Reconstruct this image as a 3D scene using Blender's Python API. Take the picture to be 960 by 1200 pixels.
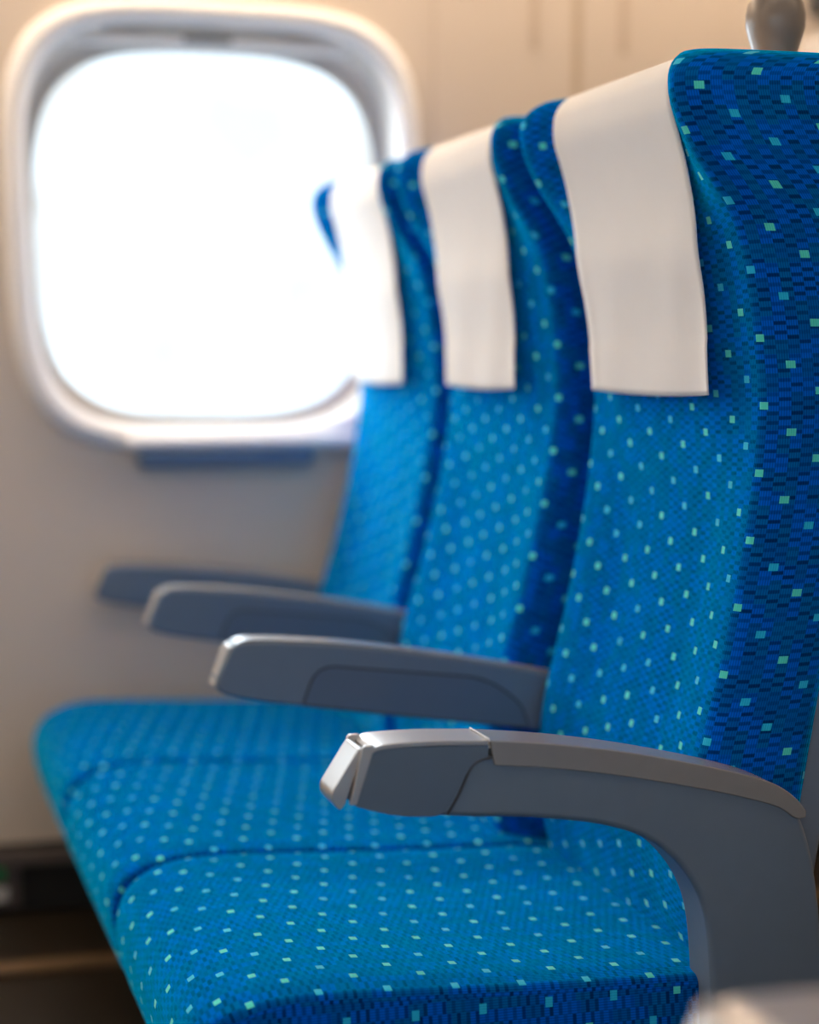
import bpy, bmesh, math, random
from mathutils import Vector, Matrix
random.seed(4)
C = bpy.context.scene.collection
for o in list(bpy.data.objects): bpy.data.objects.remove(o)
PI = math.pi

# ------------------------------------------------------------------ camera
F = 2200.0
cam_d = bpy.data.cameras.new('camera'); cam = bpy.data.objects.new('camera', cam_d); C.objects.link(cam)
cam_d.sensor_fit = 'HORIZONTAL'; cam_d.sensor_width = 36.0; cam_d.lens = F / 960 * 36.0
Yc = Vector(((-170 - 480) / F, (420 - 600) / F, 1)).normalized()     # world +Y seen in camera axes (x right, y down, z forward)
Zc = Vector((0, -Yc.z, Yc.y)).normalized()
Xc = Yc.cross(Zc)
R = Matrix((Xc, Yc, Zc))                                             # world = R @ cam
right, down, fwd = R.col[0], R.col[1], R.col[2]
m = Matrix(((right.x, -down.x, -fwd.x, 0), (right.y, -down.y, -fwd.y, 0), (right.z, -down.z, -fwd.z, 0.92), (0, 0, 0, 1)))
cam.matrix_world = m
cam_d.clip_start = 0.05
cam_d.dof.use_dof = True
cam_d.dof.focus_distance = Vector((0.76, 1.60, 0.0)).dot(fwd)
cam_d.dof.aperture_fstop = 2.5
bpy.context.scene.camera = cam

# ------------------------------------------------------------------ world, exposure
sc = bpy.context.scene
sc.view_settings.view_transform = 'Standard'; sc.view_settings.look = 'None'
sc.view_settings.gamma = 1.0; sc.view_settings.use_curve_mapping = False
sc.view_settings.exposure = 0.27
W = bpy.data.worlds.new('sky'); sc.world = W; W.use_nodes = True
wt = W.node_tree; wt.nodes.clear()
wo = wt.nodes.new('ShaderNodeOutputWorld'); wb = wt.nodes.new('ShaderNodeBackground')
wn = wt.nodes.new('ShaderNodeTexNoise'); wn.inputs['Scale'].default_value = 17; wn.inputs['Detail'].default_value = 2
wg = wt.nodes.new('ShaderNodeTexCoord'); wr = wt.nodes.new('ShaderNodeValToRGB')
wr.color_ramp.elements[0].position = 0.34; wr.color_ramp.elements[0].color = (0.56, 0.58, 0.59, 1)
wr.color_ramp.elements[1].position = 0.48; wr.color_ramp.elements[1].color = (0.82, 0.91, 1.0, 1)
wt.links.new(wg.outputs['Generated'], wn.inputs['Vector']); wt.links.new(wn.outputs['Fac'], wr.inputs['Fac'])
wt.links.new(wr.outputs['Color'], wb.inputs['Color']); wb.inputs['Strength'].default_value = 1.6
wt.links.new(wb.outputs['Background'], wo.inputs['Surface'])

sd = bpy.data.lights.new('daylight', 'SUN'); sd.energy = 6.8; sd.angle = math.radians(75); sd.color = (0.76, 0.89, 1.0)
so = bpy.data.objects.new('daylight', sd); C.objects.link(so)
so.rotation_euler = Vector((0.55, -1.0, -0.42)).to_track_quat('-Z', 'Y').to_euler(); so.location = (-1, 5, 3)

sd2 = bpy.data.lights.new('fill_sun_aisle_side', 'SUN'); sd2.energy = 5.0; sd2.angle = math.radians(100); sd2.color = (0.70, 0.85, 1.0)  # added soft sun for near-window skylight, cool fill on seat and armrest sides
so2 = bpy.data.objects.new('fill_sun_aisle_side', sd2); C.objects.link(so2)
so2.rotation_euler = Vector((0.25, 1.0, -0.28)).to_track_quat('-Z', 'Y').to_euler(); so2.location = (-1, -3, 3)

# ------------------------------------------------------------------ materials
def mat(name, col, rough=0.5, metal=0.0, noise=0.0, nscale=30.0, bump=0.0, spec=0.5, coat=0.0):
    M_ = bpy.data.materials.new(name); M_.use_nodes = True
    nt = M_.node_tree; b = nt.nodes['Principled BSDF']
    b.inputs['Base Color'].default_value = (*col, 1); b.inputs['Roughness'].default_value = rough
    b.inputs['Metallic'].default_value = metal; b.inputs['Specular IOR Level'].default_value = spec
    b.inputs['Coat Weight'].default_value = coat
    if noise or bump:
        tc = nt.nodes.new('ShaderNodeTexCoord'); n = nt.nodes.new('ShaderNodeTexNoise')
        n.inputs['Scale'].default_value = nscale; n.inputs['Detail'].default_value = 5
        nt.links.new(tc.outputs['Object'], n.inputs['Vector'])
        if noise:
            mx = nt.nodes.new('ShaderNodeMix'); mx.data_type = 'RGBA'
            mx.inputs[6].default_value = (*[c * (1 - noise) for c in col], 1)
            mx.inputs[7].default_value = (*[min(1, c * (1 + noise)) for c in col], 1)
            nt.links.new(n.outputs['Fac'], mx.inputs[0]); nt.links.new(mx.outputs[2], b.inputs['Base Color'])
        if bump:
            bp = nt.nodes.new('ShaderNodeBump'); bp.inputs['Strength'].default_value = bump; bp.inputs['Distance'].default_value = 0.001
            n2 = nt.nodes.new('ShaderNodeTexNoise'); n2.inputs['Scale'].default_value = 900
            nt.links.new(tc.outputs['Object'], n2.inputs['Vector'])
            nt.links.new(n2.outputs['Fac'], bp.inputs['Height']); nt.links.new(bp.outputs['Normal'], b.inputs['Normal'])
    return M_

def emis(name, col, s):
    M_ = bpy.data.materials.new(name); M_.use_nodes = True; b = M_.node_tree.nodes['Principled BSDF']
    b.inputs['Base Color'].default_value = (*col, 1)
    b.inputs['Emission Color'].default_value = (*col, 1); b.inputs['Emission Strength'].default_value = s
    return M_

def fabric(name, swap=False):
    M_ = bpy.data.materials.new(name); M_.use_nodes = True
    nt = M_.node_tree; b = nt.nodes['Principled BSDF']; N = nt.nodes; L = nt.links
    def val(x): return x
    def mth(op, a, bb=None, c=None):
        n = N.new('ShaderNodeMath'); n.operation = op
        for i, v in enumerate((a, bb, c)):
            if v is None: continue
            if isinstance(v, (int, float)): n.inputs[i].default_value = v
            else: L.new(v, n.inputs[i])
        return n.outputs[0]
    def mix(f, a, bb, typ='MIX'):
        n = N.new('ShaderNodeMix'); n.data_type = 'RGBA'; n.blend_type = typ
        for idx, v in ((0, f), (6, a), (7, bb)):
            if isinstance(v, tuple): n.inputs[idx].default_value = (*v, 1)
            elif isinstance(v, (int, float)): n.inputs[idx].default_value = v
            else: L.new(v, n.inputs[idx])
        return n.outputs[2]
    def wn_(x, y, off=0.0):
        cb = N.new('ShaderNodeCombineXYZ'); L.new(x, cb.inputs[0]); L.new(y, cb.inputs[1]); cb.inputs[2].default_value = off
        w = N.new('ShaderNodeTexWhiteNoise'); w.noise_dimensions = '3D'; L.new(cb.outputs[0], w.inputs['Vector']); return w.outputs['Value']
    uv = N.new('ShaderNodeUVMap'); uv.uv_map = 'UVMap'
    sp = N.new('ShaderNodeSeparateXYZ'); L.new(uv.outputs[0], sp.inputs[0])
    u, v = (sp.outputs[1], sp.outputs[0]) if swap else (sp.outputs[0], sp.outputs[1])
    u = mth('ADD', u, 10.0); v = mth('ADD', v, 10.0)
    # woven blocks: columns 11.5 mm wide, rows 4.4 mm high, brick offset
    cw, ch = 0.0115, 0.0044
    ci = mth('FLOOR', mth('DIVIDE', u, cw))
    r0 = mth('DIVIDE', mth('ADD', v, mth('MULTIPLY', u, 0.03)), ch)
    r1 = mth('ADD', r0, mth('MULTIPLY', mth('MODULO', ci, 2.0), 1.0))
    ri = mth('FLOOR', r1)
    par = mth('MODULO', ri, 2.0)
    rnd = wn_(ci, ri, 3.0)
    big = wn_(ci, mth('FLOOR', mth('DIVIDE', r1, 4.0)), 7.0)
    fr = mth('FRACT', r1)
    soft = mth('MULTIPLY', mth('SUBTRACT', 1.0, mth('POWER', mth('ABSOLUTE', mth('MULTIPLY', mth('SUBTRACT', fr, 0.5), 2.0)), 4.0)), 1.0)
    dark = mth('MULTIPLY', mth('MULTIPLY', par, soft), mth('ADD', 0.30, mth('MULTIPLY', rnd, 0.65)))
    base = mix(mth('MINIMUM', mth('MULTIPLY', mth('GREATER_THAN', big, 0.50), 0.85), 1.0), COL['mid'], COL['bright'])
    base = mix(mth('MULTIPLY', mth('LESS_THAN', big, 0.2), 0.3), base, COL['teal'])
    base = mix(mth('MINIMUM', dark, 1.0), base, COL['dark'])
    # fine vertical ribs
    rib = mth('ABSOLUTE', mth('SINE', mth('MULTIPLY', u, PI / 0.0024)))
    base = mix(mth('MULTIPLY', mth('SUBTRACT', 1.0, rib), 0.55), base, COL['dark'])
    # small light squares on a staggered lattice
    a_, hb = 0.055, 0.0315
    vs = mth('ADD', v, mth('MULTIPLY', u, 0.26))
    rr = mth('FLOOR', mth('DIVIDE', vs, hb))
    us = mth('ADD', mth('DIVIDE', u, a_), mth('MULTIPLY', rr, 0.5))
    ud = mth('MULTIPLY', mth('SUBTRACT', mth('FRACT', us), 0.5), a_)
    uu = mth('ABSOLUTE', ud)
    vd = mth('MULTIPLY', mth('SUBTRACT', mth('FRACT', mth('DIVIDE', vs, hb)), 0.5), hb)
    vv = mth('ABSOLUTE', mth('SUBTRACT', vd, mth('MULTIPLY', ud, 0.26)))
    sq = mth('MULTIPLY', mth('LESS_THAN', uu, 0.0047), mth('LESS_THAN', vv, 0.0035))
    sr = wn_(mth('FLOOR', us), rr, 1.0)
    sc_ = mix(mth('GREATER_THAN', sr, 0.45), COL['sq1'], COL['sq2'])
    sc_ = mix(mth('MULTIPLY', mth('SUBTRACT', 1.0, rib), 0.15), sc_, COL['bright'])
    base = mix(sq, base, sc_)
    L.new(base, b.inputs['Base Color'])
    b.inputs['Roughness'].default_value = 0.85; b.inputs['Specular IOR Level'].default_value = 0.0; b.inputs['Specular Tint'].default_value = (0.1, 0.6, 1.0, 1)
    b.inputs['Sheen Weight'].default_value = 1.0; b.inputs['Sheen Roughness'].default_value = 0.42
    L.new(mix(sq, (0.0, 0.62, 1.0), (0.35, 0.95, 0.95)), b.inputs['Sheen Tint'])
    bp = N.new('ShaderNodeBump'); bp.inputs['Strength'].default_value = 0.35; bp.inputs['Distance'].default_value = 0.0008
    L.new(mth('ADD', rib, mth('MULTIPLY', mth('SUBTRACT', 1.0, dark), 0.6)), bp.inputs['Height']); L.new(bp.outputs['Normal'], b.inputs['Normal'])
    return M_

COL = dict(dark=(0.0, 0.026, 0.13), mid=(0.0, 0.115, 0.50), bright=(0.0, 0.135, 0.80), teal=(0.0, 0.19, 0.46),
           sq1=(0.02, 0.52, 0.82), sq2=(0.09, 0.74, 0.62))
M = {}
M['fabric'] = fabric('woven_blue_fabric')
M['fabric_side'] = fabric('woven_blue_fabric_turned', True)
M['cloth'] = mat('white_cotton', (0.86, 0.845, 0.83), 0.9, noise=0.03, nscale=14, bump=0.12, spec=0.15)
M['grey'] = mat('grey_plastic', (0.140, 0.185, 0.245), 0.38, noise=0.05, nscale=60, bump=0.12)
M['grey_dark'] = mat('slate_grey_plastic', (0.108, 0.148, 0.205), 0.38, noise=0.04, nscale=60, bump=0.12)
M['pad'] = mat('lit_grey_plastic_top', (0.245, 0.238, 0.238), 0.24, noise=0.04, nscale=60, bump=0.06, spec=0.7)  # the armrest grey, lightened to carry the ceiling light on the tops
M['silver'] = mat('satin_silver', (0.50, 0.475, 0.46), 0.30, metal=0.5, noise=0.03)
M['seam'] = mat('dark_seam', (0.05, 0.055, 0.065), 0.6)
M['shell'] = mat('back_shell_plastic', (0.17, 0.22, 0.30), 0.45, noise=0.04)
M['black'] = mat('black_metal', (0.015, 0.014, 0.014), 0.5, noise=0.1)
M['knob'] = mat('taupe_grip_plastic', (0.22, 0.185, 0.16), 0.30, noise=0.03)
M['wall'] = mat('cream_wall_panel', (0.69, 0.60, 0.51), 0.55, noise=0.02, nscale=8, bump=0.05)
M['kick'] = mat('dark_brown_kick_panel', (0.012, 0.010, 0.009), 0.6, noise=0.15)
M['ledge'] = mat('grey_brown_ledge', (0.11, 0.09, 0.085), 0.5)
M['rim'] = mat('pale_window_rim', (0.90, 0.91, 0.93), 0.3, noise=0.01)
M['reveal'] = mat('window_reveal', (0.62, 0.58, 0.54), 0.5, noise=0.02)
M['floor'] = mat('brown_floor', (0.014, 0.009, 0.004), 0.45, noise=0.25, nscale=6)  # floor brown darkened to hold the shade along the wall
M['ceil'] = mat('white_ceiling', (0.80, 0.76, 0.70), 0.6, noise=0.01)
M['tan'] = mat('tan_strip', (0.56, 0.45, 0.33), 0.5)
M['slot'] = mat('beige_slot', (0.58, 0.48, 0.385), 0.6)
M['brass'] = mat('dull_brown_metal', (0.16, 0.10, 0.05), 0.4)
M['white'] = mat('white_plastic', (0.75, 0.74, 0.74), 0.4)
M['green'] = mat('green_plastic', (0.02, 0.35, 0.12), 0.4)
M['bluegrey'] = mat('blue_grey_sill_shadow', (0.13, 0.21, 0.33), 0.5)  # shade under the window sill, put into the colour
M['lamp'] = emis('warm_lamp_diffuser', (1.0, 0.78, 0.56), 3.6)
M['lamp_wall'] = emis('warm_wall_lamp_diffuser', (1.0, 0.76, 0.54), 12.5)
gm = bpy.data.materials.new('window_glass'); gm.use_nodes = True; nt = gm.node_tree; nt.nodes.clear()
go = nt.nodes.new('ShaderNodeOutputMaterial'); gt = nt.nodes.new('ShaderNodeBsdfTransparent'); gg = nt.nodes.new('ShaderNodeBsdfGlossy')
gx = nt.nodes.new('ShaderNodeMixShader'); gg.inputs['Roughness'].default_value = 0.02; gt.inputs['Color'].default_value = (0.95, 0.985, 0.99, 1)
gx.inputs[0].default_value = 0.06
nt.links.new(gt.outputs[0], gx.inputs[1]); nt.links.new(gg.outputs[0], gx.inputs[2]); nt.links.new(gx.outputs[0], go.inputs['Surface'])
M['glass'] = gm

# ------------------------------------------------------------------ helpers
def link(name, me, material, parent=None, smooth=True, bevel=0.0, seg=3, ang=35):
    me.materials.append(material)
    if smooth:
        me.shade_smooth(); me.set_sharp_from_angle(angle=math.radians(ang))
    o = bpy.data.objects.new(name, me); C.objects.link(o)
    if parent: o.parent = parent
    if bevel:
        md = o.modifiers.new('bevel', 'BEVEL'); md.width = bevel; md.segments = seg; md.limit_method = 'ANGLE'; md.angle_limit = math.radians(40)
        md.harden_normals = True
    return o

def thing(name, label, cat, loc=(0, 0, 0), group=None):
    o = bpy.data.objects.new(name, None); C.objects.link(o); o.location = loc; o.empty_display_size = 0.1
    o['label'] = label; o['category'] = cat
    if group: o['group'] = group
    return o

def tag(o, label, cat, group=None):
    o['label'] = label; o['category'] = cat
    if group: o['group'] = group
    return o

def box_me(name, x0, x1, y0, y1, z0, z1):
    bm = bmesh.new()
    vs = [bm.verts.new((x, y, z)) for x in (x0, x1) for y in (y0, y1) for z in (z0, z1)]
    for f in ((0, 1, 3, 2), (4, 6, 7, 5), (0, 4, 5, 1), (2, 3, 7, 6), (0, 2, 6, 4), (1, 5, 7, 3)): bm.faces.new([vs[i] for i in f])
    bmesh.ops.recalc_face_normals(bm, faces=bm.faces)
    me = bpy.data.meshes.new(name); bm.to_mesh(me); bm.free(); return me

def box(name, m_, b, parent=None, bevel=0.0, seg=3): return link(name, box_me(name, *b), m_, parent, bevel=bevel, seg=seg)

def struct(o): o['kind'] = 'structure'; return o

def smooth_line(pts, n=6, closed=False):
    P = [Vector(p) for p in pts]; out = []; k = len(P)
    rng = range(k) if closed else range(k - 1)
    for i in rng:
        p0 = P[(i - 1) % k] if closed or i > 0 else P[0]; p1 = P[i]; p2 = P[(i + 1) % k]
        p3 = P[(i + 2) % k] if closed or i + 2 < k else P[-1]
        for j in range(n):
            t = j / n
            out.append(0.5 * ((2 * p1) + (-p0 + p2) * t + (2 * p0 - 5 * p1 + 4 * p2 - p3) * t * t + (-p0 + 3 * p1 - 3 * p2 + p3) * t ** 3))
    if not closed: out.append(P[-1])
    return [tuple(p) for p in out]

def round_poly(pts, radii, n=6):
    """polygon with each corner rounded by its own radius"""
    out = []; k = len(pts)
    for i in range(k):
        p = Vector(pts[i]); a = Vector(pts[i - 1]) - p; b = Vector(pts[(i + 1) % k]) - p
        r = radii[i] if isinstance(radii, (list, tuple)) else radii
        if r <= 0: out.append(tuple(p)); continue
        d = min(r, a.length * 0.49, b.length * 0.49)
        A = p + a.normalized() * d; B = p + b.normalized() * d
        for j in range(n + 1):
            t = j / n; out.append(tuple(A * (1 - t) ** 2 + p * 2 * t * (1 - t) + B * t * t))
    return out

def prism(name, prof, y0, y1, m_, parent=None, bevel=0.003, seg=3, crown=0.0):
    """outline in X-Z extruded along Y"""
    bm = bmesh.new()
    a = [bm.verts.new((x, y0, z)) for x, z in prof]; b = [bm.verts.new((x, y1, z)) for x, z in prof]
    n = len(prof)
    for i in range(n): bm.faces.new((a[i], a[(i + 1) % n], b[(i + 1) % n], b[i]))
    bm.faces.new(a[::-1]); bm.faces.new(b)
    bmesh.ops.recalc_face_normals(bm, faces=bm.faces)
    me = bpy.data.meshes.new(name); bm.to_mesh(me); bm.free()
    return link(name, me, m_, parent, bevel=bevel, seg=seg)

def tube(name, pts, r, m_, parent=None, seg=8, closed=False):
    bm = bmesh.new(); rings = []; k = len(pts)
    P = [Vector(p) for p in pts]
    for i in range(k):
        if closed: t = P[(i + 1) % k] - P[i - 1]
        else: t = P[min(i + 1, k - 1)] - P[max(i - 1, 0)]
        t.normalize(); up = Vector((0, 1, 0))
        if abs(t.dot(up)) > 0.95: up = Vector((0, 0, 1))
        s = t.cross(up).normalized(); w = s.cross(t)
        rings.append([bm.verts.new(P[i] + (s * math.cos(a) + w * math.sin(a)) * r) for a in [2 * PI * j / seg for j in range(seg)]])
    for i in range(k if closed else k - 1):
        A, B = rings[i], rings[(i + 1) % k]
        for j in range(seg): bm.faces.new((A[j], A[(j + 1) % seg], B[(j + 1) % seg], B[j]))
    if not closed: bm.faces.new(rings[0][::-1]); bm.faces.new(rings[-1])
    bmesh.ops.recalc_face_normals(bm, faces=bm.faces)
    me = bpy.data.meshes.new(name); bm.to_mesh(me); bm.free()
    return link(name, me, m_, parent)

def lathe(name, prof, m_, parent=None, loc=(0, 0, 0), seg=32):
    bm = bmesh.new(); rings = []
    for r, z in prof: rings.append([bm.verts.new((loc[0] + r * math.cos(2 * PI * j / seg), loc[1] + r * math.sin(2 * PI * j / seg), loc[2] + z)) for j in range(seg)])
    for A, B in zip(rings, rings[1:]):
        for j in range(seg): bm.faces.new((A[j], A[(j + 1) % seg], B[(j + 1) % seg], B[j]))
    bm.faces.new(rings[0][::-1]); bm.faces.new(rings[-1])
    bmesh.ops.recalc_face_normals(bm, faces=bm.faces)
    me = bpy.data.meshes.new(name); bm.to_mesh(me); bm.free()
    return link(name, me, m_, parent, ang=60)

def grid_bm(rows, uvs, closed_cap=None):
    """rows: list of lists of points, uvs the same shape; returns mesh"""
    bm = bmesh.new(); uvl = bm.loops.layers.uv.new('UVMap')
    V = [[bm.verts.new(p) for p in r] for r in rows]
    for i in range(len(V) - 1):
        for j in range(len(V[0]) - 1):
            q = ((i, j), (i, j + 1), (i + 1, j + 1), (i + 1, j))
            try: f = bm.faces.new([V[a][b] for a, b in q])
            except ValueError: continue
            for lp, (a, b) in zip(f.loops, q): lp[uvl].uv = uvs[a][b]
    return bm, V, uvl

def lerp(tab, z):
    if z <= tab[0][0]: return tab[0][1]
    for (a, fa), (b, fb) in zip(tab, tab[1:]):
        if z <= b:
            t = (z - a) / (b - a); return fa + (fb - fa) * t
    return tab[-1][1]
def curve(tab, n=8):
    s = smooth_line(tab, n); return s
def sstep(a, b, x):
    t = max(0, min(1, (x - a) / (b - a))); return t * t * (3 - 2 * t)

# ------------------------------------------------------------------ structure
WY = 3.10; CX0, CX1 = -3.2, 2.6; BY = -0.42; CZ = 2.15
def rloop(cx, cz, hw, hh, n, k=96, taper=0.035):
    out = []
    for i in range(k):
        a = 2 * PI * i / k; c, s = math.cos(a), math.sin(a)
        r = (abs(c) ** n + abs(s) ** n) ** (-1 / n)
        x, z = r * c, r * s
        out.append((cx + x * hw * (1 + taper * z), cz + z * hh))
    return out

def wall_mesh(name, bays, y, x0, x1, z0, z1, holes):
    bm = bmesh.new()
    edges = [x0] + [(a + b) / 2 for a, b in zip(holes, holes[1:])] + [min(x1, holes[-1] + 0.52)]
    for i, hx in enumerate(holes):
        a, b = edges[i], edges[i + 1]
        hl = rloop(hx, 1.135, 0.318, 0.340, 4.0)
        k = len(hl); inner = [bm.verts.new((p[0], y, p[1])) for p in hl]; outer = []
        for p in hl:
            dx, dz = p[0] - hx, p[1] - 1.135
            t = min(((b - hx) / dx if dx > 1e-6 else 1e9), ((a - hx) / dx if dx < -1e-6 else 1e9), ((z1 - 1.135) / dz if dz > 1e-6 else 1e9), ((z0 - 1.135) / dz if dz < -1e-6 else 1e9))
            outer.append((hx + dx * t, y, 1.135 + dz * t))
        cs = [(a, z0), (a, z1), (b, z0), (b, z1)]
        for c in cs:
            j = min(range(k), key=lambda q: (outer[q][0] - c[0]) ** 2 + (outer[q][2] - c[1]) ** 2); outer[j] = (c[0], y, c[1])
        ov = [bm.verts.new(p) for p in outer]
        for j in range(k): bm.faces.new((inner[j], inner[(j + 1) % k], ov[(j + 1) % k], ov[j]))
    e = edges[-1]
    if e < x1 - 1e-4: bm.faces.new([bm.verts.new(p) for p in ((e, y, z0), (x1, y, z0), (x1, y, z1), (e, y, z1))])
    me = bpy.data.meshes.new(name); bm.to_mesh(me); bm.free()
    return me
holesA = [-2.539, -1.499, -0.459, 0.581]
struct(link('wall_far', wall_mesh('wall_far', 0, WY, CX0, CX1, 0.118, CZ, holesA), M['wall'], smooth=False))
holesB = [-1.499, -0.459, 0.581]
struct(link('wall_near', wall_mesh('wall_near', 0, BY, CX0, CX1, 0.0, CZ, holesB), M['wall'], smooth=False))
struct(box('wall_front', M['wall'], (CX0 - 0.05, CX0, BY, WY + 0.12, 0, CZ)))
struct(box('wall_rear', M['wall'], (CX1, CX1 + 0.05, BY, WY + 0.12, 0, CZ)))
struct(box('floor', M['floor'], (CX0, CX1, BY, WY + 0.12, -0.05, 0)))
struct(box('ceiling', M['ceil'], (CX0, CX1, BY, WY + 0.12, CZ, CZ + 0.05)))
struct(box('baseboard_far', M['kick'], (CX0, CX1, WY + 0.03, WY + 0.06, 0.0, 0.125)))
struct(box('trim_1', M['ledge'], (CX0, CX1, WY - 0.012, WY + 0.05, 0.086, 0.112), bevel=0.004))
struct(box('trim_2', M['kick'], (CX0, CX1, WY - 0.006, WY + 0.04, 0.112, 0.124), bevel=0.002))
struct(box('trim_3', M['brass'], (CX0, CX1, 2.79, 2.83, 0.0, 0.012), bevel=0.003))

def sweep_ring(name, specs, m_, parent):
    """list of loops (each list of xyz) bridged in order"""
    bm = bmesh.new(); R_ = [[bm.verts.new(p) for p in lp] for lp in specs]; k = len(R_[0])
    for A, B in zip(R_, R_[1:]):
        for j in range(k): bm.faces.new((A[j], A[(j + 1) % k], B[(j + 1) % k], B[j]))
    bmesh.ops.recalc_face_normals(bm, faces=bm.faces)
    me = bpy.data.meshes.new(name); bm.to_mesh(me); bm.free()
    return link(name, me, m_, parent, ang=60)

def window(idx, cx, y, sgn, detail):
    root = bpy.data.objects.new('window_%d' % idx, None); C.objects.link(root); root['kind'] = 'structure'; root.location = (cx, y, 1.135)
    def lp(hw, hh, n, d, cz=0.0, ox=0.0): return [(p[0], sgn * d, p[1]) for p in rloop(ox, cz, hw, hh, n)]
    rim = []
    for k in range(9):
        t = k / 8; a = PI * t
        w = 0.019 * math.cos(a); d = -0.022 * math.sin(a)
        rim.append(lp(0.3275 + w, 0.3495 + w, 4.2, d))
    rim.append(lp(0.308, 0.330, 4.1, 0.004))
    sweep_ring('window_frame', rim, M['rim'], root)
    sweep_ring('window_reveal', [lp(0.3085, 0.3305, 4.1, 0.0), lp(0.308, 0.328, 4.0, 0.03), lp(0.307, 0.323, 3.7, 0.07, -0.009, -0.002), lp(0.289, 0.303, 3.5, 0.072, -0.010, -0.002)], M['reveal'], root)
    g = rloop(-0.010, -0.004, 0.305, 0.320, 3.5)
    bm = bmesh.new(); bm.faces.new([bm.verts.new((p[0], sgn * 0.071, p[1])) for p in g]); me = bpy.data.meshes.new('pane'); bm.to_mesh(me); bm.free()
    link('pane', me, M['glass'], root, smooth=False)
    if detail:
        prof = []
        b = box('blind_bar', M['rim'], (-0.235, 0.235, 0.022, 0.046, 0.296, 0.318), root, bevel=0.006)
        box('blind_grip', M['seam'], (-0.05, 0.03, 0.016, 0.024, 0.305, 0.3125), root, bevel=0.002)
        box('window_sill', M['rim'], (-0.16, 0.24, -0.045, 0.0, -0.364, -0.342), root, bevel=0.009)
        box('sill_shadow_strip', M['bluegrey'], (-0.14, 0.155, -0.040, 0.0, -0.394, -0.3645), root, bevel=0.0125)  # added strip whose colour stands in for the shadow beneath the sill
    return root
n = 0
for hx in reversed(holesA):
    n += 1; window(n, hx, WY, 1, hx > 0)
for hx in reversed(holesB):
    n += 1; window(n, hx, BY, -1, False)

# built-in cupboard flush with the wall
cb = thing('wall_cupboard', 'flush cream two-door cupboard in the wall beyond the headrests', 'cupboard', (1.215, WY, 1.2))
box('cupboard_frame', M['tan'], (-0.26, 0.27, -0.002, 0.0, -0.55, 0.85), cb)
for s in (-1, 1):
    x0, x1 = (-0.2595, -0.0075) if s < 0 else (0.0075, 0.2695)
    d = box('door', M['wall'], (x0, x1, -0.005, -0.0022, -0.55, 0.85), cb, bevel=0.0008)
    hx = -0.079 if s < 0 else 0.0865
    box('handle', M['slot'], (hx - 0.0075, hx + 0.0075, -0.0075, -0.0052, 0.25, 0.375), d, bevel=0.001)
eb = thing('equipment_box', 'pale grey wall box with a dark vent, at top right behind the grab knob', 'wall box', (1.78, WY, 1.30))
box('box_body', M['white'], (-0.14, 0.2, -0.10, 0.0, -0.25, 0.19), eb, bevel=0.01)
box('vent', M['seam'], (-0.12, 0.2, -0.06, 0.0, 0.235, 0.30), eb, bevel=0.004)

po = thing('power_outlet', 'small wall outlet with pale cover and green mark beside the floor', 'outlet', (0.215, WY + 0.03, 0.055))
box('cover_plate', M['ledge'], (-0.06, 0.03, -0.012, 0.0, -0.045, 0.032), po, bevel=0.003)
box('socket', M['white'], (-0.03, 0.008, -0.018, -0.0125, -0.032, -0.008), po, bevel=0.002)
box('indicator', M['green'], (-0.03, 0.004, -0.016, -0.0125, 0.004, 0.024), po, bevel=0.002)

for i, ly in enumerate((1.15, 2.88)):
    lt = thing('ceiling_light', ['warm ceiling light strip over the near seats', 'warm ceiling light strip over the three blue seats'][i], 'ceiling light', (0, ly, CZ))
    box('lamp_housing', M['ceil'], (-3.0, 2.4, -0.11, 0.11, -0.03, 0), lt, bevel=0.006)
    box('diffuser', (M['lamp'], M['lamp_wall'])[i], (-2.98, 2.38, -0.09, 0.09, -0.045, -0.0305), lt, bevel=0.004)

# ------------------------------------------------------------------ seats
# seat-local frame: X as the place, Y = 0 at the seat's centre line
FT = curve([(0.27, 0.790), (0.33, 0.768), (0.40, 0.750), (0.47, 0.745), (0.54, 0.753), (0.62, 0.773), (0.70, 0.790), (0.78, 0.803), (0.87, 0.811), (0.94, 0.806),
            (1.00, 0.796), (1.045, 0.783), (1.08, 0.762), (1.11, 0.741), (1.15, 0.722), (1.18, 0.718), (1.21, 0.720)])
def Fz(z): return lerp(FT, z)
DT = curve([(0.27, 0.0), (0.45, 0.006), (0.60, 0.014), (0.75, 0.010), (0.88, -0.008), (0.97, -0.010), (1.03, -0.006), (1.08, 0.012), (1.12, 0.022), (1.17, 0.026), (1.21, 0.026)])
def Dz(z): return lerp(DT, z)
def Rz(z): return 0.849 + 0.17 * (z - 0.494)
HW = 0.224; RIDGE = 0.201; ZT = 1.205
def half_slice(z, ins=0.0):
    """centre -> side -> rear, as (x, v)"""
    F_, D_, R_ = Fz(z), Dz(z), Rz(z)
    w0 = 0.170 - 0.04 * (1 - sstep(1.02, 1.12, z)) - 0.03 * (1 - sstep(0.6, 0.9, z))
    pts = []
    for i in range(19):
        v = RIDGE * i / 18
        pts.append((F_ + D_ * (1 - sstep(w0 - 0.025, RIDGE, v)), v))
    rx = 0.032
    for k in range(1, 9):
        a = PI / 2 * k / 8
        pts.append((F_ + rx * (1 - math.cos(a)), RIDGE + (HW - RIDGE) * math.sin(a)))
    n_ = 8
    for k in range(1, n_ + 1):
        x = F_ + rx + (R_ - F_ - rx) * k / n_
        pts.append((x, HW + 0.003 * math.sin(PI * k / n_)))
    if ins:
        sc_ = (HW - ins) / HW
        pts = [(min(x + ins * (1.0 if x < F_ + 0.05 else max(0, 1 - (x - F_ - 0.05) / 0.06)), R_), v * sc_) for x, v in pts]
    return pts
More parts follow.
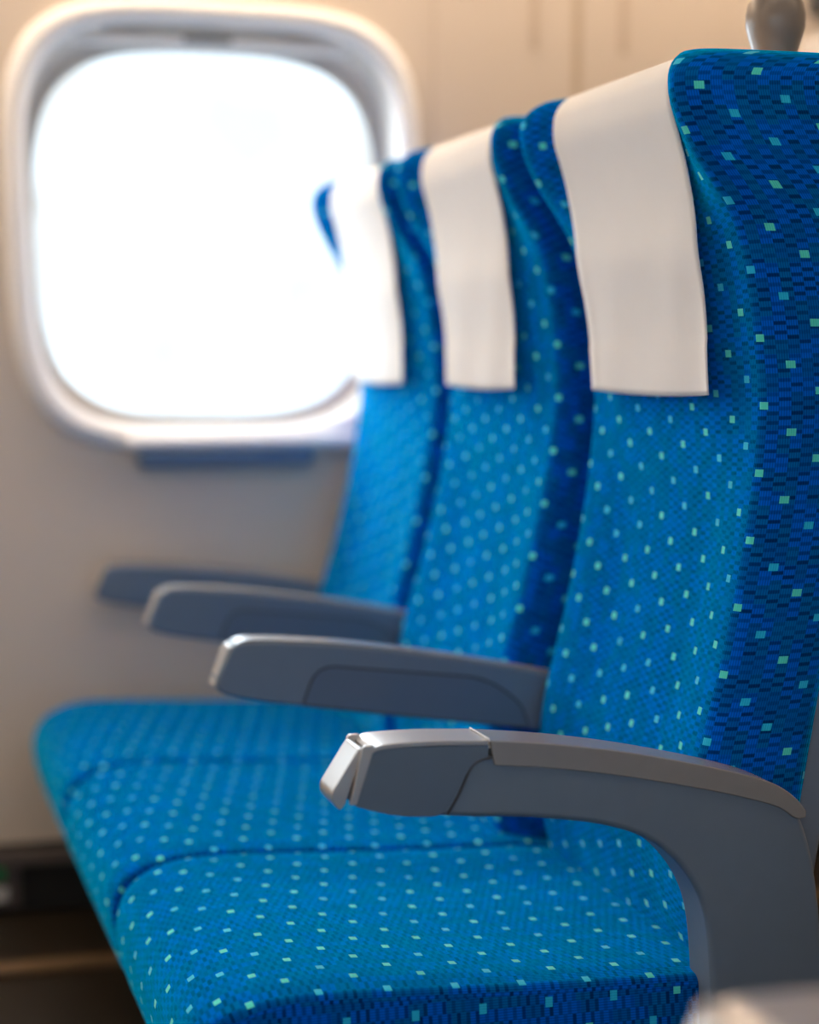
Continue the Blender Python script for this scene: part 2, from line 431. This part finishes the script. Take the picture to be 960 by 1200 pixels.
def backrest_mesh():
    zs = [0.27 + (ZT - 0.032 - 0.27) * i / 90 for i in range(91)]
    sl = [(z, 0.0) for z in zs]
    for k in range(1, 9):
        a = PI / 2 * k / 8; sl.append((ZT - 0.032 + 0.032 * math.sin(a), 0.034 * (1 - math.cos(a))))
    rows, uvs = [], []; ref = None; arc = 0; prev = None
    for z, ins in sl:
        h = half_slice(z, ins)
        us = [0.0]
        for a, b in zip(h, h[1:]): us.append(us[-1] + math.hypot(b[0] - a[0], b[1] - a[1]))
        if prev: arc += math.hypot(z - prev[0], ins - prev[1])
        prev = (z, ins)
        row = [(x, -v, z) for x, v in reversed(h)] + [(x, v, z) for x, v in h[1:]]
        uvr = [(-u, arc) for u in reversed(us)] + [(u, arc) for u in us[1:]]
        rows.append(row); uvs.append(uvr)
    bm, V, uvl = grid_bm(rows, uvs)
    for i in range(len(V) - 1): bm.faces.new((V[i][0], V[i][-1], V[i + 1][-1], V[i + 1][0]))
    top = V[-1]; n_ = len(top); cv = bm.verts.new((0.88, 0, ZT))
    for j in range(n_):
        f = bm.faces.new([top[j], top[(j + 1) % n_], cv])
        for lp_ in f.loops: lp_[uvl].uv = (lp_.vert.co.y, arc + (lp_.vert.co.x - Fz(1.2)))
    bmesh.ops.recalc_face_normals(bm, faces=bm.faces)
    me = bpy.data.meshes.new('backrest'); bm.to_mesh(me); bm.free(); return me

CT = smooth_line([(0.83, 0.335), (0.76, 0.352), (0.68, 0.357), (0.58, 0.361), (0.48, 0.366), (0.40, 0.370), (0.345, 0.370), (0.300, 0.361), (0.270, 0.341), (0.2575, 0.308), (0.263, 0.268), (0.278, 0.225), (0.30, 0.205)], 7)
CW = 0.2465
def cushion_mesh():
    P = [Vector(p) for p in CT]
    N_ = []
    for i in range(len(P)):
        t = (P[min(i + 1, len(P) - 1)] - P[max(i - 1, 0)]).normalized(); N_.append(Vector((-t.y, t.x)) * -1)
    if N_[10].y < 0: N_ = [-n_ for n_ in N_]
    rows, uvs = [], []; arc = 0
    r = 0.009
    for i, p in enumerate(P):
        if i: arc += (p - P[i - 1]).length
        nose = sstep(0.42, 0.27, p.x)
        wcut = 0.013 * (sstep(0.35, 0.255, p.x) ** 2)        # plan rounding of the front corners
        W_ = CW - wcut
        h = []
        for k in range(17):
            v = (W_ - r) * k / 16
            e = (v / W_)
            crown = -0.005 * sstep(0.86, 1.0, e) - 0.006 * (math.exp(-((p.x - 0.62) / 0.12) ** 2) * (1 - e * e))
            h.append((v, crown))
        base = h[-1][1]
        for k in range(1, 6):
            a = PI / 2 * k / 5; h.append((W_ - r + r * math.sin(a), base - r * (1 - math.cos(a))))
        us = [0.0]
        for a, b in zip(h, h[1:]): us.append(us[-1] + math.hypot(b[0] - a[0], b[1] - a[1]))
        pt = lambda v, o: (p.x + N_[i].x * o, v, p.y + N_[i].y * o)
        rows.append([pt(-v, o) for v, o in reversed(h)] + [pt(v, o) for v, o in h[1:]])
        uvs.append([(-u, arc) for u in reversed(us)] + [(u, arc) for u in us[1:]])
    bm, V, uvl = grid_bm(rows, uvs)
    for f in bm.faces: f.material_index = 0
    for side in (0, -1):
        prev = None
        for i in range(len(V)):
            e = V[i][side]; co = e.co
            core = Vector((min(max(co.x, 0.30), 0.83), co.y, 0.205))
            col = [e]
            for k in range(1, 7):
                t = k / 6; q = co.lerp(core, t); q.y = co.y + (0.004 * math.sin(PI * t) * (1 if side else -1)); col.append(bm.verts.new(q))
            if prev:
                for k in range(6):
                    f = bm.faces.new((prev[k], col[k], col[k + 1], prev[k + 1])); f.material_index = 1
                    for lp_ in f.loops: lp_[uvl].uv = (lp_.vert.co.x, lp_.vert.co.z)
            prev = col
    bmesh.ops.recalc_face_normals(bm, faces=bm.faces)
    me = bpy.data.meshes.new('seat_cushion'); bm.to_mesh(me); bm.free()
    return me

def cloth_mesh():
    """antimacassar draped over the headrest, hanging down the front"""
    off = 0.0035
    side = []                                      # (x, z) at the centre, from rear down over the top to the front
    side += [(0.885, 1.150), (0.880, 1.185), (0.865, 1.205)]
    side += [(0.84, 1.2095), (0.805, 1.2095), (0.773, 1.2085), (0.756, 1.203), (0.7445, 1.190), (0.7405, 1.176)]
    side += [(Fz(z) + Dz(z) - off - ex, z) for z, ex in ((1.155, 0.001), (1.13, 0.001), (1.10, 0.004), (1.06, 0.010), (1.02, 0.010), (0.98, 0.008), (0.94, 0.007), (0.885, 0.008))]
    s = smooth_line(side, 6); rows = []
    N_ = len(s)
    for i, (x, z) in enumerate(s):
        row = []
        for k in range(31):
            t = k / 30 * 2 - 1
            hw = 0.154 - 0.004 * sstep(1.1, 0.9, z)
            y = t * hw
            wob = 0.0011 * math.sin(7 * t + z * 21) * sstep(1.15, 0.95, z) * (0.4 + abs(t))
            hem = -0.0009 if i > N_ - 7 else 0.0
            curl = hem - 0.004 * max(0, abs(t) - 0.9) * 10 * sstep(1.05, 0.89, z)
            row.append((x + wob + curl, y, z - 0.004 * (1 - t * t) * (1 if i > N_ - 8 else 0) * (i - N_ + 8) / 8))
        rows.append(row)
    bm, V, uvl = grid_bm(rows, [[(p[1], p[2]) for p in r] for r in rows])
    bmesh.ops.recalc_face_normals(bm, faces=bm.faces)
    me = bpy.data.meshes.new('antimacassar'); bm.to_mesh(me); bm.free()
    return me, s[-1], s

BM_, CM_ = backrest_mesh(), cushion_mesh()

def arm_profile_middle():
    top = smooth_line([(0.394, 0.603), (0.410, 0.6065), (0.46, 0.604), (0.53, 0.597), (0.62, 0.583), (0.70, 0.568), (0.77, 0.553), (0.80, 0.546)], 4)
    return [(0.376, 0.565), (0.374, 0.558), (0.378, 0.552), (0.391, 0.546)][::-1] and \
        ([(0.386, 0.548), (0.378, 0.552), (0.374, 0.559), (0.376, 0.567), (0.390, 0.598)] + top + [(0.80, 0.482), (0.74, 0.490), (0.60, 0.511), (0.478, 0.530), (0.44, 0.536), (0.405, 0.543)])

def middle_arm(parent, y, dz=0.0, ang=0.0, dx=0.0):
    w = 0.022
    body = prism('armrest', arm_profile_middle(), -w, w, M['grey'], parent, bevel=0.005, seg=4)
    pad = smooth_line([(0.398, 0.6045), (0.412, 0.6085), (0.46, 0.606), (0.53, 0.599), (0.62, 0.585), (0.70, 0.570), (0.79, 0.551)], 5)
    pr = pad + [(x, z - 0.007) for x, z in reversed(pad)]
    prism('armrest_top', pr, -w + 0.002, w - 0.002, M['pad'], body, bevel=0.0025, seg=3)
    pn = round_poly([(0.473, 0.5335), (0.489, 0.577), (0.69, 0.553), (0.733, 0.520), (0.742, 0.4925), (0.60, 0.5135)], [0.004, 0.024, 0.03, 0.03, 0.004, 0.05], 6)
    pn2 = [(x, z) for x, z in pn]
    for s in (-1, 1):
        prism('side_panel', pn2, s * (w - 0.001), s * (w + 0.0012), M['grey_dark'], body, bevel=0.001, seg=2)
        tube('panel_groove', [(x, s * (w + 0.0004), z) for x, z in pn2], 0.0013, M['seam'], body, 6, True)
    nose = round_poly([(0.372, 0.556), (0.3885, 0.600), (0.397, 0.604), (0.382, 0.553)], 0.002, 3)
    prism('release_lever', nose, -w + 0.005, w - 0.005, M['silver'], body, bevel=0.0015)
    body.location = (dx, y, dz)
    body.rotation_euler = (0, ang, 0)
    if ang: # turn about the rear end
        p = Vector((0.78, 0, 0.54)); q = Matrix.Rotation(ang, 3, 'Y') @ p; body.location = (dx + p.x - q.x, y, dz + p.z - q.z)
    return body

def aisle_arm(parent, y, mirror=1):
    w = 0.026
    inner = smooth_line([(0.512, 0.5215), (0.56, 0.5175), (0.625, 0.507), (0.670, 0.491), (0.703, 0.464), (0.726, 0.425), (0.735, 0.37), (0.737, 0.30), (0.735, 0.14)], 6)
    outer = smooth_line([(0.86, 0.14), (0.855, 0.28), (0.849, 0.36), (0.844, 0.42), (0.833, 0.475), (0.816, 0.512), (0.79, 0.530), (0.73, 0.546), (0.63, 0.564), (0.55, 0.572), (0.46, 0.580)], 6)
    body = prism('armrest', [(0.465, 0.5265)] + inner + outer + [(0.45, 0.5815), (0.44, 0.55)], -w, w, M['grey'], parent, bevel=0.006, seg=4)
    cap = round_poly([(0.3965, 0.5405), (0.4125, 0.583), (0.424, 0.588), (0.5205, 0.5865), (0.519, 0.5725), (0.505, 0.570), (0.480, 0.5255), (0.438, 0.5275)], [0.008, 0.008, 0.008, 0.001, 0.003, 0.02, 0.012, 0.03], 6)
    prism('nose_cap', cap, -w - 0.0015, w + 0.0015, M['grey_dark'], body, bevel=0.004, seg=4)
    padT = smooth_line([(0.4135, 0.5865), (0.425, 0.5915), (0.47, 0.592), (0.520, 0.5895)], 5)
    prism('nose_top', padT + [(x, z - 0.0042) for x, z in reversed(padT)], -w - 0.002, w + 0.002, M['silver'], body, bevel=0.0018, seg=4)
    up = smooth_line([(0.521, 0.5895), (0.58, 0.583), (0.65, 0.5715), (0.72, 0.556), (0.775, 0.541), (0.80, 0.531), (0.818, 0.518), (0.828, 0.506)], 5)
    lo = smooth_line([(0.828, 0.500), (0.817, 0.500), (0.80, 0.511), (0.77, 0.521), (0.72, 0.534), (0.65, 0.549), (0.58, 0.561), (0.5255, 0.567)], 5)
    prism('armrest_top', up + lo, -w - 0.002, w + 0.002, M['pad'], body, bevel=0.005, seg=5)
    lev = round_poly([(0.4045, 0.588), (0.4095, 0.588), (0.3925, 0.540), (0.388, 0.535), (0.3815, 0.543), (0.3805, 0.551)], [0.004, 0.002, 0.003, 0.004, 0.004, 0.01], 5)
    lv = prism('release_lever', lev, -w + 0.004, w - 0.004, M['silver'], body, bevel=0.002)
    br = round_poly([(0.4070, 0.591), (0.418, 0.5915), (0.4015, 0.541), (0.3955, 0.541)], [0.003, 0.002, 0.001, 0.001], 4)
    for s in (-1, 1):
        prism('lever_bracket', br, s * (w - 0.0035), s * (w + 0.0018), M['silver'], body, bevel=0.001)
        tube('cap_groove', [(x, s * (w + 0.0006), z) for x, z in smooth_line([(0.524, 0.5745), (0.513, 0.5725), (0.504, 0.566), (0.494, 0.545), (0.483, 0.5265)], 6)], 0.0014, M['seam'], body, 6)
    tube('top_seam', [(0.5205, -w - 0.002, 0.583), (0.5205, -w, 0.5905), (0.5205, w, 0.5905), (0.5205, w + 0.002, 0.583)], 0.0007, M['rim'], body, 6)
    body.location = (0, y, 0)
    return body

def tilt(ob, ang, off=0.0):
    """stand a backrest more upright, turned about the top of its headrest"""
    c = Vector((0.75 + off, 0, 1.19)); R_ = Matrix.Rotation(ang, 3, 'Y')
    ob.location = ob.location + c - R_ @ c; ob.rotation_euler = (0, ang, 0)

def seat(label, yc, dx, dback, knob=False):
    t = thing('train_seat', label, 'seat', (0.55 + dx, yc, 0), 'blue cloth train seats in one row' if yc > 1 else None)
    o = (-0.55, 0, 0)
    def par(ob, ex=0.0): ob.location = (ob.location[0] - 0.55 + ex, ob.location[1], ob.location[2]); return ob
    b = bpy.data.objects.new('backrest', BM_.copy()); C.objects.link(b); b.parent = t; par(b)
    b.data.materials.append(M['fabric']); b.data.shade_smooth()
    if dback: tilt(b, dback)
    c = bpy.data.objects.new('seat_cushion', CM_.copy()); C.objects.link(c); c.parent = t; par(c)
    c.data.materials.append(M['fabric']); c.data.materials.append(M['fabric_side']); c.data.shade_smooth()
    c.data.set_sharp_from_angle(angle=math.radians(50))
    pr = [(Rz(z) - 0.002, z) for z in (0.30, 0.45, 0.6, 0.8, 1.0, 1.13, 1.16)] + [(Rz(1.16) + 0.022, 1.162), (Rz(1.13) + 0.034, 1.135)] + [(Rz(z) + 0.034, z) for z in (1.0, 0.8, 0.6, 0.45, 0.30)]
    bs = par(prism('back_shell', pr, -0.219, 0.219, M['shell'], t, bevel=0.008, seg=4))
    if dback: tilt(bs, dback)
    par(box('seat_pan', M['black'], (0.31, 0.85, -0.235, 0.235, 0.165, 0.204), t, bevel=0.004))
    for s in (-1, 1):
        lx = box('leg', M['black'], (0.60, 0.68, s * 0.17 - 0.02, s * 0.17 + 0.02, 0.0, 0.166), t, bevel=0.004); par(lx)
    if knob:
        kn = lathe('grab_handle', [(q * 1.12, h * 1.12) for q, h in ((0.026, -0.04), (0.021, -0.01), (0.0195, 0.010), (0.0202, 0.022), (0.0235, 0.033), (0.0262, 0.043), (0.0265, 0.053), (0.0245, 0.063), (0.0195, 0.071), (0.012, 0.076), (0.002, 0.078))], M['knob'], t, (0.886, -0.08, 1.200))
        par(kn)
    return t, par

SE = [('blue patterned train seat nearest the aisle, with the grab knob on its top', 1.80, 0.0, 0.0, True),
      ('blue patterned middle train seat, between the aisle seat and the window seat', 2.30, 0.0, 0.042, False),
      ('blue patterned train seat by the window, farthest of the three in the row', 2.80, 0.0, 0.034, False)]
CL = ['white headrest cloth on the aisle seat, the largest and sharpest', 'white headrest cloth on the middle seat of the row', 'white headrest cloth on the window seat, beside the bright window']
for i, (lb, yc, dx, db, kn) in enumerate(SE):
    t, par = seat(lb, yc, dx, db, kn)
    if i == 0: par(aisle_arm(t, -0.25))
    if i == 1: par(middle_arm(t, -0.25))
    if i == 2:
        par(middle_arm(t, -0.25)); par(middle_arm(t, 0.25, dz=-0.012, ang=-0.02, dx=-0.01))
    me, end, sl = cloth_mesh()
    me.materials.append(M['cloth']); me.shade_smooth()
    a = bpy.data.objects.new('antimacassar', me); C.objects.link(a); a.location = (0, yc, 0)
    if db: tilt(a, db)
    md = a.modifiers.new('thick', 'SOLIDIFY'); md.thickness = 0.0014; md.offset = 0
    if i: a.scale = (1, 0.93, 1); a.location.y += 0.008
    tag(a, CL[i], 'headrest cloth', 'white headrest cloths')
t, par = seat('train seat across the aisle, only its armrest tip showing at the bottom right', 0.68, 0.0, 0.0)
a4 = aisle_arm(t, 0.15); par(a4)
